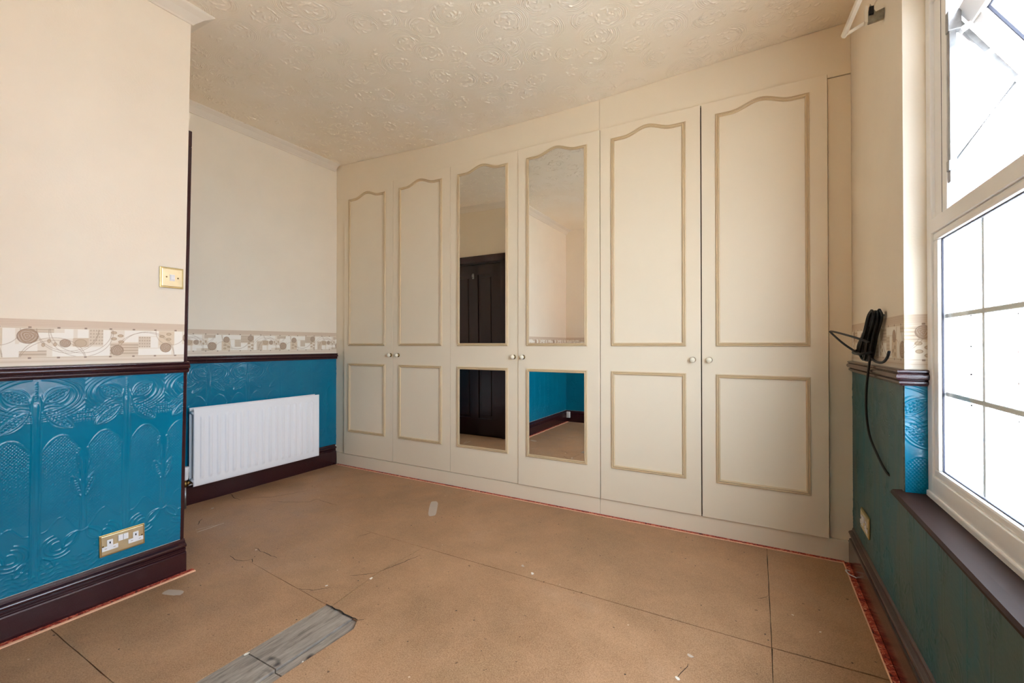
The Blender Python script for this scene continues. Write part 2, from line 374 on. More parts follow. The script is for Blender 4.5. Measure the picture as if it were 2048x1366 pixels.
def border1(u, z, z0, z1, turned):
    """printed frieze: patchwork of blocks, roundels, combs and arcs between two ruled rails; P = pattern repeat"""
    H = z1 - z0; P = .508; s = u % P; t = (z - z0) / H
    base = np.array(lin(233, 222, 204)); white = np.array(lin(244, 238, 226)); tan = np.array(lin(204, 180, 150)); pale = np.array(lin(222, 204, 178)); br = np.array(lin(168, 142, 114)); dk = np.array(lin(132, 104, 82)); rnd = np.array(lin(178, 152, 126))
    C = np.broadcast_to(base, u.shape + (3,)).copy()
    def put(mask, col, a=1.0):
        m = (mask * a)[..., None]; C[:] = C * (1 - m) + col * m
    if turned: s = (-u) % P; b = 1 - (t - .20) / .60
    else: b = (t - .20) / .60
    body = (b > 0) & (b < 1); HB = H * .60
    def box(x0, x1, y0, y1): 
        q = (s - x0) % P
        return body & (q < (x1 - x0)) & (b > y0) & (b < y1)
    def lined(x0, x1, y0, y1): m = box(x0, x1, y0, y1); put(m, tan, .55); put(m & (np.sin(2 * np.pi * b * 9) > .35), br, .55)
    def comb(x0, x1, y0, y1): m = box(x0, x1, y0, y1); put(m, tan, .5); put(m & (np.sin(2 * np.pi * ((s - x0) % P) / .0085) > -.1) & (np.sin(2 * np.pi * b * 8) > .3), br, .6)
    lined(.286, .378, .50, 1); lined(.049, .127, .78, 1); lined(.03, .09, .0, .14); put(box(.155, .215, 0, .6), pale); comb(.245, .286, .24, .68); comb(.400, .442, 0, .60); put(box(.442, .487, .32, .72), tan, .8)
    for r in ((-.04, .034, .64, 1), (.072, .118, .5, .8), (.118, .158, .55, 1), (.127, .157, 0, .6), (.167, .286, .74, 1), (.217, .243, .24, .70), (.215, .332, 0, .22), (.286, .332, 0, .47), (.378, .540, .66, 1), (.378, .399, 0, .66), (.442, .474, 0, .32), (.486, .510, 0, .34), (.0, .070, .14, .34)): put(box(*r), white)
    def ov(x, y, rx, rz):
        d = (s - x + P / 2) % P - P / 2; e = np.hypot(d / rx, (b - y) * HB / rz); put(body & (e < 1), tan); put(body & (np.abs(e - .85) < .16), br, .7)
    for x, y in ((.343, .46), (.366, .34), (.345, .22), (.366, .10), (.178, .34), (.178, .12), (.203, .22)): ov(x, y, .0095, .0062)
    for x, y in ((.027, .56), (.043, .44), (.058, .58)): ov(x, y, .0048, .0075)
    for x, y, r in ((-.01, .05, .085), (-.01, -.02, .085), (.46, .02, .088), (.46, .12, .092), (.255, 1.0, .098), (.262, 1.1, .105), (.17, .05, .055), (.03, 1.2, .09), (.03, 1.3, .09)):
        d = (s - x + P / 2) % P - P / 2; e = np.hypot(d, (b - y) * HB) - r; put(body & (np.abs(e) < .0009), br, .7)
    d = (s - .465 + P / 2) % P - P / 2; e = np.hypot(d / .018, (b - .52) * HB / .016); put(body & (e < 1), np.array(lin(196, 172, 142)), .8); put(body & (np.abs(e - .93) < .08), br, .6)
    for x, y, r in ((0, .52, .0155), (.097, .27, .027), (.189, .70, .0205), (.355, .80, .0205)):
        dx = (s - x + P / 2) % P - P / 2; dy = (b - y) * HB; e = np.hypot(dx, dy) / r; th = np.arctan2(dy, dx)
        put(body & (e < 1), rnd)
        put(body & (e < .95) & (np.abs(np.sin(np.pi * (e * 3.3 + .28 * np.sin(3 * th + 9 * x) + th / 6.283))) < .22), white, .55)
        put(body & (e < .95) & (np.abs(np.sin(np.pi * (e * 4.1 + .30 * np.sin(2 * th + 5 * x) - th / 6.283))) < .24), dk, .7)
        put(body & (np.abs(e - .96) < .05), dk, .7)
    put(t > .84, np.array(lin(218, 198, 176))); put((t > .84) & (np.sin(2 * np.pi * t * 26) > .3), tan, .5)
    put((np.abs(t - .822) < .010) | (np.abs(t - .178) < .009), tan, .8)
    put((t < .155) & (t > .06), np.array(lin(226, 210, 190))); put(np.abs(t - .10) < .010, tan, .6)
    put(((np.abs(t - .825) < .016) | (np.abs(t - .175) < .016)) & ((((u - .5) / .0745) % 1) < .11), dk, .85)
    return C
def border(u, z, z0, z1, turned, st):
    C = 0
    for a in (-.3, .3):
        for c in (-.3, .3): C = C + border1(u + a * st, z + c * st, z0, z1, turned)
    return C / 4

def wall_panel(parent, fn, u0, u1, z0, z1, step, mat, sgn=1, mask=None, off=.0015):
    nu = max(3, int(round((u1 - u0) / step)) + 1); nz = max(3, int(round((z1 - z0) / step)) + 1)
    U, Z = np.meshgrid(np.linspace(u0, u1, nu), np.linspace(z0, z1, nz), indexing='ij')
    h = relief(U + .223, Z) + off
    P = fn(U, Z, h)
    return grid_obj('embossed_wallpaper', P, mat, parent, None if mask is None else mask(U, Z))
def wall_border(parent, fn, u0, u1, z0, z1, step, phase=0.0, turned=False):
    nu = int(round((u1 - u0) / step)) + 1; nz = int(round((z1 - z0) / step)) + 1
    U, Z = np.meshgrid(np.linspace(u0, u1, nu), np.linspace(z0, z1, nz), indexing='ij')
    return grid_obj('wallpaper_border', fn(U, Z, np.full_like(U, .0012)), 'border_print', parent, None, border(U + phase, Z, z0, z1, turned, step))

# ------------------------------------------------------------------ the shell
def leanf(y, z): return y + LEAN * z * np.clip((y - .15) / .87, 0, 1)
# floor
fl = thing('floor', (-1.4, 1.2, -.03), 'brown hardboard sheet floor over bare boards', 'floor', kind='structure')
MB().box(-3.36, .60, -.5, 3.2, -.09, -.030, 'subfloor').build('subfloor', fl)
def flat_sheet(name, poly, zt, th, mat, parent=fl, bev=0):
    return MB().prism(poly, lambda a, b, d: (a, b, d), zt - th, zt, mat).build(name, parent)
def rough(poly, amp=.002, step=.06):
    out = []
    for (a, b), (c, d) in zip(poly, poly[1:] + poly[:1]):
        n = max(1, int(math.hypot(c - a, d - b) / step))
        for k in range(n):
            t = k / n; out.append((a + (c - a) * t + random.uniform(-amp, amp), b + (d - b) * t + random.uniform(-amp, amp)))
    return out
g = .0011
sheets = [
    [(-3.23, 1.0), (-2.30, 1.0), (-2.30, .592), (-1.508, .592), (-1.506, 1.178), (-1.83, 1.206), (-2.14, 1.236), (-1.83, 1.2085), (-1.515, 1.1815), (-1.478, 1.183), (-1.512, 1.46), (-1.50, 1.748), (-2.26, 1.7505), (.0275 - g, 1.7525), (.0205 - g, 2.60), (-3.23, 2.60)],
    [(.0275 + g, 1.754), (.392, 1.762), (.392, 2.60), (.0205 + g, 2.60)],
    [(-1.474, 1.181), (-1.352, 1.172), (-1.318, 1.166), (-1.288, 1.128), (-1.296, .95), (-1.300, .83), (-1.302, .592), (.030 - g, .592), (.0275 - g, 1.748), (-1.496, 1.748), (-1.508, 1.46)],
    [(.030 + g, -.42), (.402, -.42), (.392, 1.757), (.0275 + g, 1.748)],
    [(-2.30, -.42), (-1.508, -.42), (-1.508, .589), (-2.30, .589)],
    [(-1.302, -.42), (.030 - g, -.42), (.030 - g, .588), (-1.302, .588)],
]
for p in sheets: flat_sheet('hardboard_sheet', rough(p, .0009), 0.0, .005, 'hardboard')
for x0, x1, y0, y1, zt in ((-1.52, -1.350, .8715, 1.30, -.004), (-1.345, -1.20, .8655, 1.30, -.0085), (-1.52, -1.350, -.42, .868, -.0035), (-1.345, -1.20, -.42, .862, -.0085), (-1.72, -1.526, -.42, 1.30, -.006)):
    MB().box(x0, x1, y0, y1, zt - .018, zt, 'old_board', .0015).build('floor_board', fl)
def crack(pts, w, z=.0004, mat='crack_dark'):
    V = [Vector((x, y)) for x, y in pts]; L = []
    for a, b in zip(V, V[1:]):
        n = max(2, int((b - a).length / .02))
        for k in range(n):
            p = a + (b - a) * k / n; L.append(p + Vector((random.uniform(-1, 1), random.uniform(-1, 1))) * .0035)
    L.append(V[-1]); vs = []; fs = []
    for i, p in enumerate(L):
        d = (L[min(i + 1, len(L) - 1)] - L[max(i - 1, 0)]).normalized(); nrm = Vector((-d.y, d.x))
        ww = w * .62 * (.35 + .65 * math.sin(math.pi * (i + .5) / len(L))) * random.uniform(.7, 1.2)
        vs += [(*(p + nrm * ww), z), (*(p - nrm * ww), z)]
    for i in range(len(L) - 1): fs.append([2 * i, 2 * i + 1, 2 * i + 3, 2 * i + 2])
    MB().add(vs, fs, mat).build('floor_crack', fl)
crack([(-2.256, 1.219), (-2.20, 1.212), (-2.150, 1.218), (-2.129, 1.252), (-2.10, 1.236)], .0032)
crack([(-1.51, 1.180), (-1.41, 1.174), (-1.348, 1.168), (-1.316, 1.171), (-1.30, 1.185)], .0042)
crack([(-1.70, 1.197), (-1.64, 1.22), (-1.592, 1.27)], .0022)
crack([(-2.24, 1.333), (-2.17, 1.322), (-2.104, 1.3195), (-2.04, 1.320)], .0026)
crack([(-1.60, 1.375), (-1.55, 1.42), (-1.511, 1.456)], .0024); crack([(-1.511, 1.47), (-1.503, 1.504), (-1.49, 1.55), (-1.4554, 1.677)], .0028)
crack([(-3.193, 1.729), (-3.097, 1.693), (-3.006, 1.690)], .0034)
crack([(-3.006, 1.70), (-2.974, 1.762), (-2.886, 1.822), (-2.829, 1.933), (-2.793, 2.036)], .0026)
crack([(-2.8055, 1.771), (-2.699, 1.817), (-2.58, 1.888), (-2.5835, 1.949)], .003); crack([(-2.5835, 1.949), (-2.47, 1.94), (-2.367, 1.936)], .002)
crack([(-2.808, 1.344), (-2.85, 1.37), (-2.882, 1.40)], .003); crack([(-1.889, 1.684), (-1.875, 1.71), (-1.865, 1.745)], .0024)
crack([(-.2286, 1.448), (-.215, 1.5), (-.209, 1.53)], .0018); crack([(-.02, 2.06), (0, 2.075), (.02, 2.10)], .0018)
crack([(-2.699, 1.287), (-2.70, 1.36), (-2.7035, 1.4266)], .0042, .0005, 'white_fleck'); crack([(-2.74, 1.30), (-2.72, 1.38)], .002, .0005, 'white_fleck')
def patch(x, y, a, b, rot, mat, name='paint_patch', z=.0007, n=14, jit=.12):
    vs = []
    for k in range(n):
        th = 2 * math.pi * k / n; q = 1 + random.uniform(-jit, jit)
        px = a * q * math.copysign(abs(math.cos(th)) ** .55, math.cos(th)); py = b * q * math.copysign(abs(math.sin(th)) ** .55, math.sin(th))
        vs.append((x + px * math.cos(rot) - py * math.sin(rot), y + px * math.sin(rot) + py * math.cos(rot)))
    MB().prism(vs, lambda p, q, d: (p, q, d), 0.0001, z, mat).build(name, fl)
patch(-1.80, 2.196, .026, .127, .62, 'paint_smear', jit=.05)
patch(-2.13, .925, .045, .018, .35, 'paint_smear')
for x, y, a in ((-.209, 1.572, .016), (-.2286, 1.448, .012), (-3.01, 1.518, .016), (-1.62, 1.27, .009), (-1.50, 1.405, .013), (-2.21, 1.32, .006), (-1.30, .93, .006), (-.97, 1.83, .016), (-.90, 1.79, .014), (.10, 2.0, .006), (.18, 1.93, .006), (.20, 1.64, .007), (-1.495, .862, .012)):
    patch(x, y, a * .65, a * .42, random.uniform(0, 3), 'white_fleck' if a < .0165 and a != .016 else 'paint_smear', 'paint_fleck', .0009, 8, .25)

# ceiling: artex plaster, overlapping combed fans with torn strokes in the middle of each
gx = np.concatenate([np.linspace(-3.36, -3.23, 4), np.arange(-3.22, .39, .0032), np.linspace(.40, .60, 4)])
gy = np.concatenate([np.linspace(-.5, .78, 30), np.arange(.80, 2.604, .0032), np.linspace(2.62, 3.2, 8)])
X, Y = np.meshgrid(gx, gy, indexing='ij')
tt = np.clip((Y - 1.0) / 1.6, 0, 1)
Zc = np.interp(X, _cx, _cz) * tt + np.interp(X, _bx, _bz) * (1 - tt)
comb = np.zeros_like(X); depth = np.zeros_like(X); lift = np.zeros_like(X)
fx0 = 4; ny0 = 30
cent = [(x + rng.uniform(-.055, .055) + (.09 if r % 2 else 0), y + rng.uniform(-.05, .05)) for r, y in enumerate(np.arange(.75, 2.7, .15)) for x in np.arange(-3.3, .5, .17)]
rng.shuffle(cent)
for cx_, cy_ in cent:
    ia, ib = np.searchsorted(gx, [cx_ - .13, cx_ + .13]); ja, jb = np.searchsorted(gy, [cy_ - .13, cy_ + .13])
    if ib - ia < 4 or jb - ja < 4: continue
    xs, ys = X[ia:ib, ja:jb] - cx_, Y[ia:ib, ja:jb] - cy_
    ph = rng.uniform(0, 6.28); st_ = rng.uniform(.85, 1.15); dd = np.hypot(xs, ys * st_); R_ = rng.uniform(.085, .118)
    m = dd < R_
    comb[ia:ib, ja:jb][m] = dd[m]; sec = .12 + .88 * np.clip(.35 + .65 * np.cos(np.arctan2(ys, xs) - ph), 0, 1)
    depth[ia:ib, ja:jb][m] = (np.clip((dd - .03) / .02, 0, 1) * np.clip((R_ - dd) / .02, 0, 1) * sec)[m]
    L = np.zeros_like(xs)
    for k in range(rng.integers(22, 34)):
        rr, an = .066 * math.sqrt(rng.uniform(0, 1)) , rng.uniform(0, 6.28); px, py = rr * math.cos(an), rr * math.sin(an)
        ta = rng.uniform(0, 3.14) if rr < .02 else an + 1.57 + rng.uniform(-.7, .7); ln = rng.uniform(.005, .017); cv = rng.uniform(-22, 22)
        a = (xs - px) * math.cos(ta) + (ys - py) * math.sin(ta); b = -(xs - px) * math.sin(ta) + (ys - py) * math.cos(ta) + cv * a * a
        L = np.maximum(L, np.exp(-(b / .0033) ** 2) * np.clip(1.25 - (a / ln) ** 2, 0, 1) * rng.uniform(.35, 1))
    lift[ia:ib, ja:jb][m] *= .25
    lift[ia:ib, ja:jb] = np.maximum(lift[ia:ib, ja:jb], L)
ce = grid_obj('ceiling', np.stack([X, Y, Zc - .0055 * lift], -1), 'artex', None)
for nm, arr in (('comb', comb), ('comb_depth', depth)):
    at = ce.data.attributes.new(nm, 'FLOAT', 'POINT'); at.data.foreach_set('value', arr.astype(np.float32).ravel())
tag(ce, 'textured swirl plaster ceiling painted cream', 'ceiling', kind='structure')

# walls
wl = thing('wall_left', (XC, .3, 0), 'cream papered wall with light switch over teal embossed dado', 'wall', kind='structure')
def wl_pt(u, z, h): return np.stack([XC + h, leanf(u, z), z], -1)
ZT = 2.62
def lean_box(x0, x1, y0, y1, z0, z1):
    b = MB(); b.box(x0, x1, y0, y1, z0, z1, 'wall_paper', 0, lambda x, y, z: (x, float(leanf(y, z)), z)); return b
lean_box(-2.40, XC, YB - .1, 1.019, -.05, ZT).build('plaster', wl)
wall_panel(wl, wl_pt, .20, 1.0185, .15, .905, .002, 'teal_paint')
wall_panel(wl, wl_pt, YB, .20, .15, .905, .005, 'teal_paint')
wall_border(wl, wl_pt, .30, 1.0185, .950, 1.120, .00125, -.629, True); wall_border(wl, wl_pt, YB, .30, .950, 1.120, .0035, -.629, True)
wr = thing('wall_return', (-2.8, 1.03, 0), 'cream return wall around the dark panelled door', 'wall', kind='structure')
b = lean_box(-3.2195, -2.40, .90, 1.019, 2.00, ZT); b.box(-3.2195, -3.20, .90, 1.019, -.05, 2.0, 'wall_paper', 0, lambda x, y, z: (x, float(leanf(y, z)), z)); b.box(-3.22, -2.40, .86, .925, -.05, 2.0, 'carcass'); b.build('plaster', wr)  # dark panel added behind the door to block light leaking under it
wa = thing('wall_alcove', (XL, 1.8, 0), 'cream papered alcove wall behind the radiator with teal dado', 'wall', kind='structure')
MB().box(XL - .1, XL, .90, 3.2, -.05, ZT, 'wall_paper').build('plaster', wa)
wa_pt = lambda u, z, h: np.stack([XL + h, u, z], -1)
wall_panel(wa, wa_pt, 1.03, 2.618, .16, .905, .003, 'teal_paint')
wall_border(wa, wa_pt, 1.03, 2.618, .954, 1.129, .002, -1.521)
wb = thing('wall_back', (-1, YB, 0), 'cream back wall with teal dado, seen in the wardrobe mirror', 'wall', kind='structure')
MB().box(-2.40, .70, YB - .1, YB, -.05, ZT, 'wall_paper').build('plaster', wb)
wb_pt = lambda u, z, h: np.stack([u, YB + h, z], -1)
wall_panel(wb, wb_pt, XC, .40, .15, .905, .006, 'teal_paint')
wall_border(wb, wb_pt, XC, .40, .950, 1.12, .0035, 5.2)
wf = MB().box(-3.32, .70, 3.16, 3.26, -.05, ZT, 'wall_paper').build('wall_far', None, label='plain wall hidden behind the fitted wardrobe', cat='wall', kind='structure')

# window wall (slightly out of square): shear along y
WY0, WY1, WZ0, WZ1 = .09, 1.785, .555, 2.10        # opening
XO = .505                                            # outer face
sh = lambda x, y, z: (x + KR * (YW - y), y, z)
wrt = thing('wall_right', (XR, 1.6, 0), 'window wall, cream above and scuffed teal darkened as backlit below', 'wall', kind='structure')
b = MB()
for y0, y1, z0, z1 in ((WY1, 3.2, -.05, ZT), (YB - .1, WY0, -.05, ZT), (WY0, WY1, -.05, WZ0), (WY0, WY1, WZ1, ZT)):
    b.box(XR, XO, y0, y1, z0, z1, 'wall_paper', 0, sh)
b.build('plaster', wrt)
wr_pt = lambda u, z, h: np.stack([xr(u) - .001 - .55 * h, u, z], -1)
wall_panel(wrt, wr_pt, WY1, 2.618, .15, .905, .003, 'teal_backlit_scuffed')
wall_panel(wrt, wr_pt, .95, WY1, .15, .560, .003, 'teal_backlit_scuffed')
wall_panel(wrt, wr_pt, YB, .95, .15, .560, .008, 'teal_backlit_scuffed')
wall_border(wrt, wr_pt, WY1, 2.618, .950, 1.120, .0018, .33)
rv_pt = lambda u, z, h: np.stack([xr(WY1) + u, WY1 - h, z], -1)
def rv_emb():
    U, Z = np.meshgrid(np.linspace(0, .062, 40), np.linspace(.57, .905, 220), indexing='ij')
    return grid_obj('embossed_wallpaper', rv_pt(U, Z, relief(U + .03, Z) + .0015), 'teal_paint', wrt)
rv_emb(); wall_border(wrt, rv_pt, 0, .062, .950, 1.120, .001, .31)

# cornice, dado rails, baseboards
cyt = ycorner(2.53)
cpath = [(XC, YB), (XC, cyt), (XL, cyt), (XL, 2.60)]
cprof = [(0, -.052), (.007, -.053), (.012, -.046), (.038, -.022), (.064, -.008), (.070, -.003), (.070, .03), (0, .03)]
MB().sweep([(x, y, ceil_z(x, y) - .001) for x, y in cpath], cprof, 'cove', side=-1).build('trim_1', None, label='pale plain cove cornice round the left side of the ceiling', cat='cornice', kind='structure')
def arc(cx, cz, r, a0, a1, n=6): return [(cx + r * math.cos(math.radians(a0 + (a1 - a0) * i / n)), cz + r * math.sin(math.radians(a0 + (a1 - a0) * i / n))) for i in range(n + 1)]
dprof = [(0, 0), (.008, 0), (.010, .003)] + arc(.010, .010, .0065, -80, 80) + [(.012, .0185)] + arc(.014, .0285, .0105, -75, 75, 8) + [(.0175, .040), (.021, .042), (.021, .0465), (.016, .049), (.004, .050), (0, .0503)]
def dado(path, side, n, lab):
    MB().sweep(path, dprof, 'mahogany', side=side).build('trim_%d' % n, None, label=lab, cat='dado rail', kind='structure')
yd = ycorner(.93) + .016
dado([(XC, YB, .9015), (XC, yd, .9015)], -1, 2, 'dark mahogany dado rail on the wall with the light switch')
dado([(XL, 1.04, .904), (XL, 2.618, .904)], -1, 3, 'dark mahogany dado rail above the white radiator')
dado([(xr(2.618), 2.618, .9015), (xr(WY1), WY1, .9015), (xr(WY1) + .058, WY1, .9015)], -1, 4, 'dark mahogany dado rail turning into the window reveal')
dado([(XC, YB, .9015), (.40, YB, .9015)], 1, 5, 'dark mahogany dado rail on the back wall, seen in mirror')
def sk(h):
    k = h - .155
    return [(0, 0), (.020, 0), (.020, .094 + k), (.0185, .099 + k), (.013, .101 + k), (.0125, .106 + k), (.0155, .110 + k), (.0155, .113 + k), (.0125, .116 + k)] + arc(.0135, .128 + k, .0085, -75, 80, 7) + [(.009, .139 + k), (.007, .147 + k), (.003, .154 + k), (0, .155 + k)]
def skirting(path, side, name, h, lab):
    MB().sweep(path, sk(h), 'mahogany', side=side).build(name, None, label=lab, cat='skirting', kind='structure')
skirting([(XC, YB, 0), (XC, 1.038, 0)], -1, 'baseboard_left', .148, 'dark mahogany skirting below the teal wall with the double socket')
skirting([(XL, 1.04, 0), (XL, 2.606, 0)], -1, 'baseboard_alcove', .170, 'dark mahogany skirting behind the white radiator')
skirting([(xr(2.606), 2.606, 0), (xr(YB), YB, 0)], -1, 'baseboard_right', .172, 'dark mahogany skirting below the window')
skirting([(XC, YB, 0), (.40, YB, 0)], 1, 'baseboard_back', .148, 'dark mahogany skirting on the back wall, seen in mirror')

# window
wd = thing('window_1', (xr(.93, .09), .93, WZ0), 'white plastic window, lower panes with glazing bars, upper sash open', 'window', kind='structure')
xf = xr(1.4)                                       # inner wall face by the window
def wbox(name, x0, x1, y0, y1, z0, z1, mat='upvc', bev=.003, parent=wd):
    return MB().box(xf + x0, xf + x1, y0, y1, z0, z1, mat, bev, lambda x, y, z: (x + KR * (1.4 - y), y, z)).build(name, parent)
TOP = 2.10
# x offsets from the wall face: frame face .050
b = MB()
def wb_(x0, x1, y0, y1, z0, z1, bev=.003, m='upvc'): b.box(xf + x0, xf + x1, y0, y1, z0, z1, m, bev, lambda x, y, z: (x + KR * (1.4 - y), y, z))
wb_(.053, .115, 1.745, 1.784, .575, TOP); wb_(.053, .115, .093, .130, .575, TOP); wb_(.0725, .100, 1.708, 1.747, .640, 1.36, .001); wb_(.0725, .100, .125, .167, .640, 1.36, .001)
wb_(.053, .115, .130, 1.745, .575, .642); wb_(.053, .115, .130, 1.745, 2.035, TOP); wb_(.0725, .100, .16, 1.71, .640, .662, .001)
b.build('outer_frame', wd)
wbox('sill_trim', .048, .058, .095, 1.783, .572, .592, bev=.004)
wbox('mullion', .053, .115, .925, .960, .642, 2.035)
for y0, y1 in ((.960, 1.745), (.130, .925)): wbox('transom', .052, .115, y0, y1, 1.353, 1.395)
def lower_light(y0, y1):
    b = MB()
    def bead(ya, yb, za, zb, w=.036, h=.022):
        for a0, a1, c0, c1 in ((ya, yb, za, za + h), (ya, yb, zb - h, zb), (ya, ya + w, za + h, zb - h), (yb - w, yb, za + h, zb - h)):
            b.box(xf + .057, xf + .080, a0, a1, c0, c1, 'upvc', .006, lambda x, y, z: (x + KR * (1.4 - y), y, z))
    bead(y0, y1, .642, 1.353); b.build('glazing_bead', wd)
    ya, yb, za, zb = y0 + .036, y1 - .036, .664, 1.331
    gb = MB()
    for a0, a1, c0, c1 in ((ya, ya + .003, za, zb), (yb - .003, yb, za, zb), (ya, yb, za, za + .003), (ya, yb, zb - .003, zb)):
        gb.box(xf + .066, xf + .070, a0, a1, c0, c1, 'gasket', 0, lambda x, y, z: (x + KR * (1.4 - y), y, z))
    gb.build('gasket', wd)
    wbox('glass_pane', .072, .0735, ya, yb, za, zb, 'clear_glass', 0)
    n = 3
    for k in range(1, n): wbox('glazing_bar', .074, .079, ya + (yb - ya) * k / n - .007, ya + (yb - ya) * k / n + .007, za, zb, bev=.002)
    for k in range(1, 3): wbox('glazing_bar', .0742, .0788, ya, yb, za + (zb - za) * k / 3 - .0065, za + (zb - za) * k / 3 + .0065, bev=.002)
lower_light(.960, 1.745); lower_light(.130, .925)
# upper opening by the corner: sash swung out from the top
wbox('sash_seat', .062, .112, 1.650, 1.745, 1.395, 2.035); wbox('sash_seat', .062, .112, .960, 1.03, 1.395, 2.035)
wbox('sash_seal', .0613, .062, 1.685, 1.6865, 1.395, 2.035, 'gasket', 0)
wbox('stay_track', .064, .078, 1.632, 1.648, 1.470, 1.935, 'steel', .001)
th = math.radians(31); dxs, dzs = math.sin(th), -math.cos(th); nx, nz = math.cos(th), math.sin(th)
hx, hz = xr(1.64) + .078, 1.935
def sashpt(a, y, d): return (hx + dxs * a + nx * d, y, hz + dzs * a + nz * d)
def sbox(name, a0, a1, y0, y1, d0, d1, mat='upvc', bev=.004, parent=wd):
    return MB().box(a0, a1, y0, y1, d0, d1, mat, bev, lambda a, y, d: sashpt(a, y, d)).build(name, parent)
sa = MB()
for a0, a1, y0, y1 in ((0, .058, 1.03, 1.645), (.562, .62, 1.03, 1.645), (.058, .562, 1.03, 1.088), (.058, .562, 1.587, 1.645)):
    sa.box(a0, a1, y0, y1, .004, .060, 'upvc', .005, lambda a, y, d: sashpt(a, y, d))
so = sa.build('open_sash', wd)
gk = MB()
for a0, a1, y0, y1 in ((.058, .061, 1.088, 1.587), (.559, .562, 1.088, 1.587), (.058, .562, 1.088, 1.091), (.058, .562, 1.584, 1.587)): gk.box(a0, a1, y0, y1, .018, .024, 'gasket', 0, lambda a, y, d: sashpt(a, y, d))
gk.build('gasket', so); sbox('glass_pane', .058, .562, 1.088, 1.587, .030, .032, 'clear_glass', 0, so)
st = MB(); st.box(.0, .255, 1.640, 1.648, -.018, -.004, 'steel', .001, lambda a, y, d: sashpt(a, y, d)); st.build('stay_arm', wd)
for a in (.055, .15, .25): MB().box(a - .008, a + .008, 1.634, 1.650, -.020, .022, 'upvc', .002, lambda a_, y, d: sashpt(a_, y, d)).build('stay_clip', wd)
p0 = Vector((xr(1.64) + .070, 1.640, 1.515)); p1 = Vector(sashpt(.25, 1.640, -.012))
MB().tube([p0, p1], .0035, 'steel', 6).build('stay_link', wd)
MB().box(xr(1.64) + .060, xr(1.64) + .084, 1.628, 1.646, 1.500, 1.528, 'steel', .002).build('stay_pivot', wd); MB().box(xr(1.64) + .060, xr(1.64) + .088, 1.628, 1.648, 1.880, 1.935, 'steel', .002).build('stay_pivot', wd)
# closed upper light further along
cs = MB()
for y0, y1, z0, z1 in ((.13, .925, 1.395, 1.44), (.13, .925, 1.98, 2.035), (.13, .215, 1.44, 1.98), (.85, .925, 1.44, 1.98)): cs.box(xf + .055, xf + .11, y0, y1, z0, z1, 'upvc', .004, lambda x, y, z: (x + KR * (1.4 - y), y, z))
co = cs.build('closed_sash', wd); wbox('glass_pane', .078, .080, .215, .85, 1.44, 1.98, 'clear_glass', 0, co)
# board sill with rounded nose and horn
nose = [(xf - .024, .572), (xf - .029, .5655), (xf - .029, .560), (xf - .024, .554), (xf + .0, .553), (xf + .062, .553), (xf + .062, .5765), (xf + 0, .5745)]
ns = MB(); ns.prism(nose, lambda a, z, y: (a + KR * (1.4 - y), y, z), WY0 - .03, WY1 + .028, 'sill_paint')
ns.build('window_sill', None, label='dark brown gloss painted sill board below the window', cat='window sill', kind='structure')

# door on the return wall
dr = thing('door_1', (-2.84, 1.0, 0), 'dark mahogany panelled door in the return wall, seen in mirror', 'door', kind='structure')
lt = lambda x, y, z: (x, y + LEAN * z, z)
def dbox(name, x0, x1, y0, y1, z0, z1, parent=dr, mat='door_mahogany', bev=.003): return MB().box(x0, x1, y0, y1, z0, z1, mat, bev, lt).build(name, parent)
ax = MB(); 
for x0, x1, z0, z1 in ((-2.404, XC - .014, 0, 1.945), (-3.2195, XC - .014, 1.945, 2.02)):
    ax.box(x0, x1, 1.019, 1.041, z0, z1, 'mahogany', .004, lt)
ax.build('architrave', dr)
lg = MB()
for x0, x1, z0, z1 in ((-2.475, -2.40, 0, 1.99), (-3.20, -3.185, 0, 1.99), (-3.185, -2.475, 1.93, 1.99)): lg.box(x0, x1, .93, 1.021, z0, z1, 'door_mahogany', .002, lt)
lg.build('door_frame', dr)
leaf = MB()
XA, XB = -3.183, -2.478
for x0, x1, z0, z1 in ((XA, XA + .105, .01, 1.928), (XB - .105, XB, .01, 1.928), (-2.885, -2.78, .01, 1.928), (XA, XB, .01, .20), (XA, XB, .80, .98), (XA, XB, 1.81, 1.928)): leaf.box(x0, x1, .965, 1.008, z0, z1, 'door_mahogany', .003, lt)
leaf = leaf.build('door_leaf', dr)
for x0, x1 in ((XA + .105, -2.885), (-2.78, XB - .105)):
    for z0, z1 in ((.20, .80), (.98, 1.81)):
        pm = MB(); pm.box(x0, x1, .975, .994, z0, z1, 'door_mahogany', 0, lt)
        pm.box(x0 + .03, x1 - .03, .99, 1.002, z0 + .03, z1 - .03, 'door_mahogany', .006, lt); pm.build('door_panel', leaf)
hk = MB(); hk.tube([lt(-2.84, y, z) for y, z in ((1.008, 1.79), (1.03, 1.785), (1.038, 1.80), (1.032, 1.815))], .004, 'steel', 8); hk.box(-2.852, -2.828, 1.008, 1.012, 1.77, 1.83, 'steel', .001, lt); hk.build('coat_hook', dr)

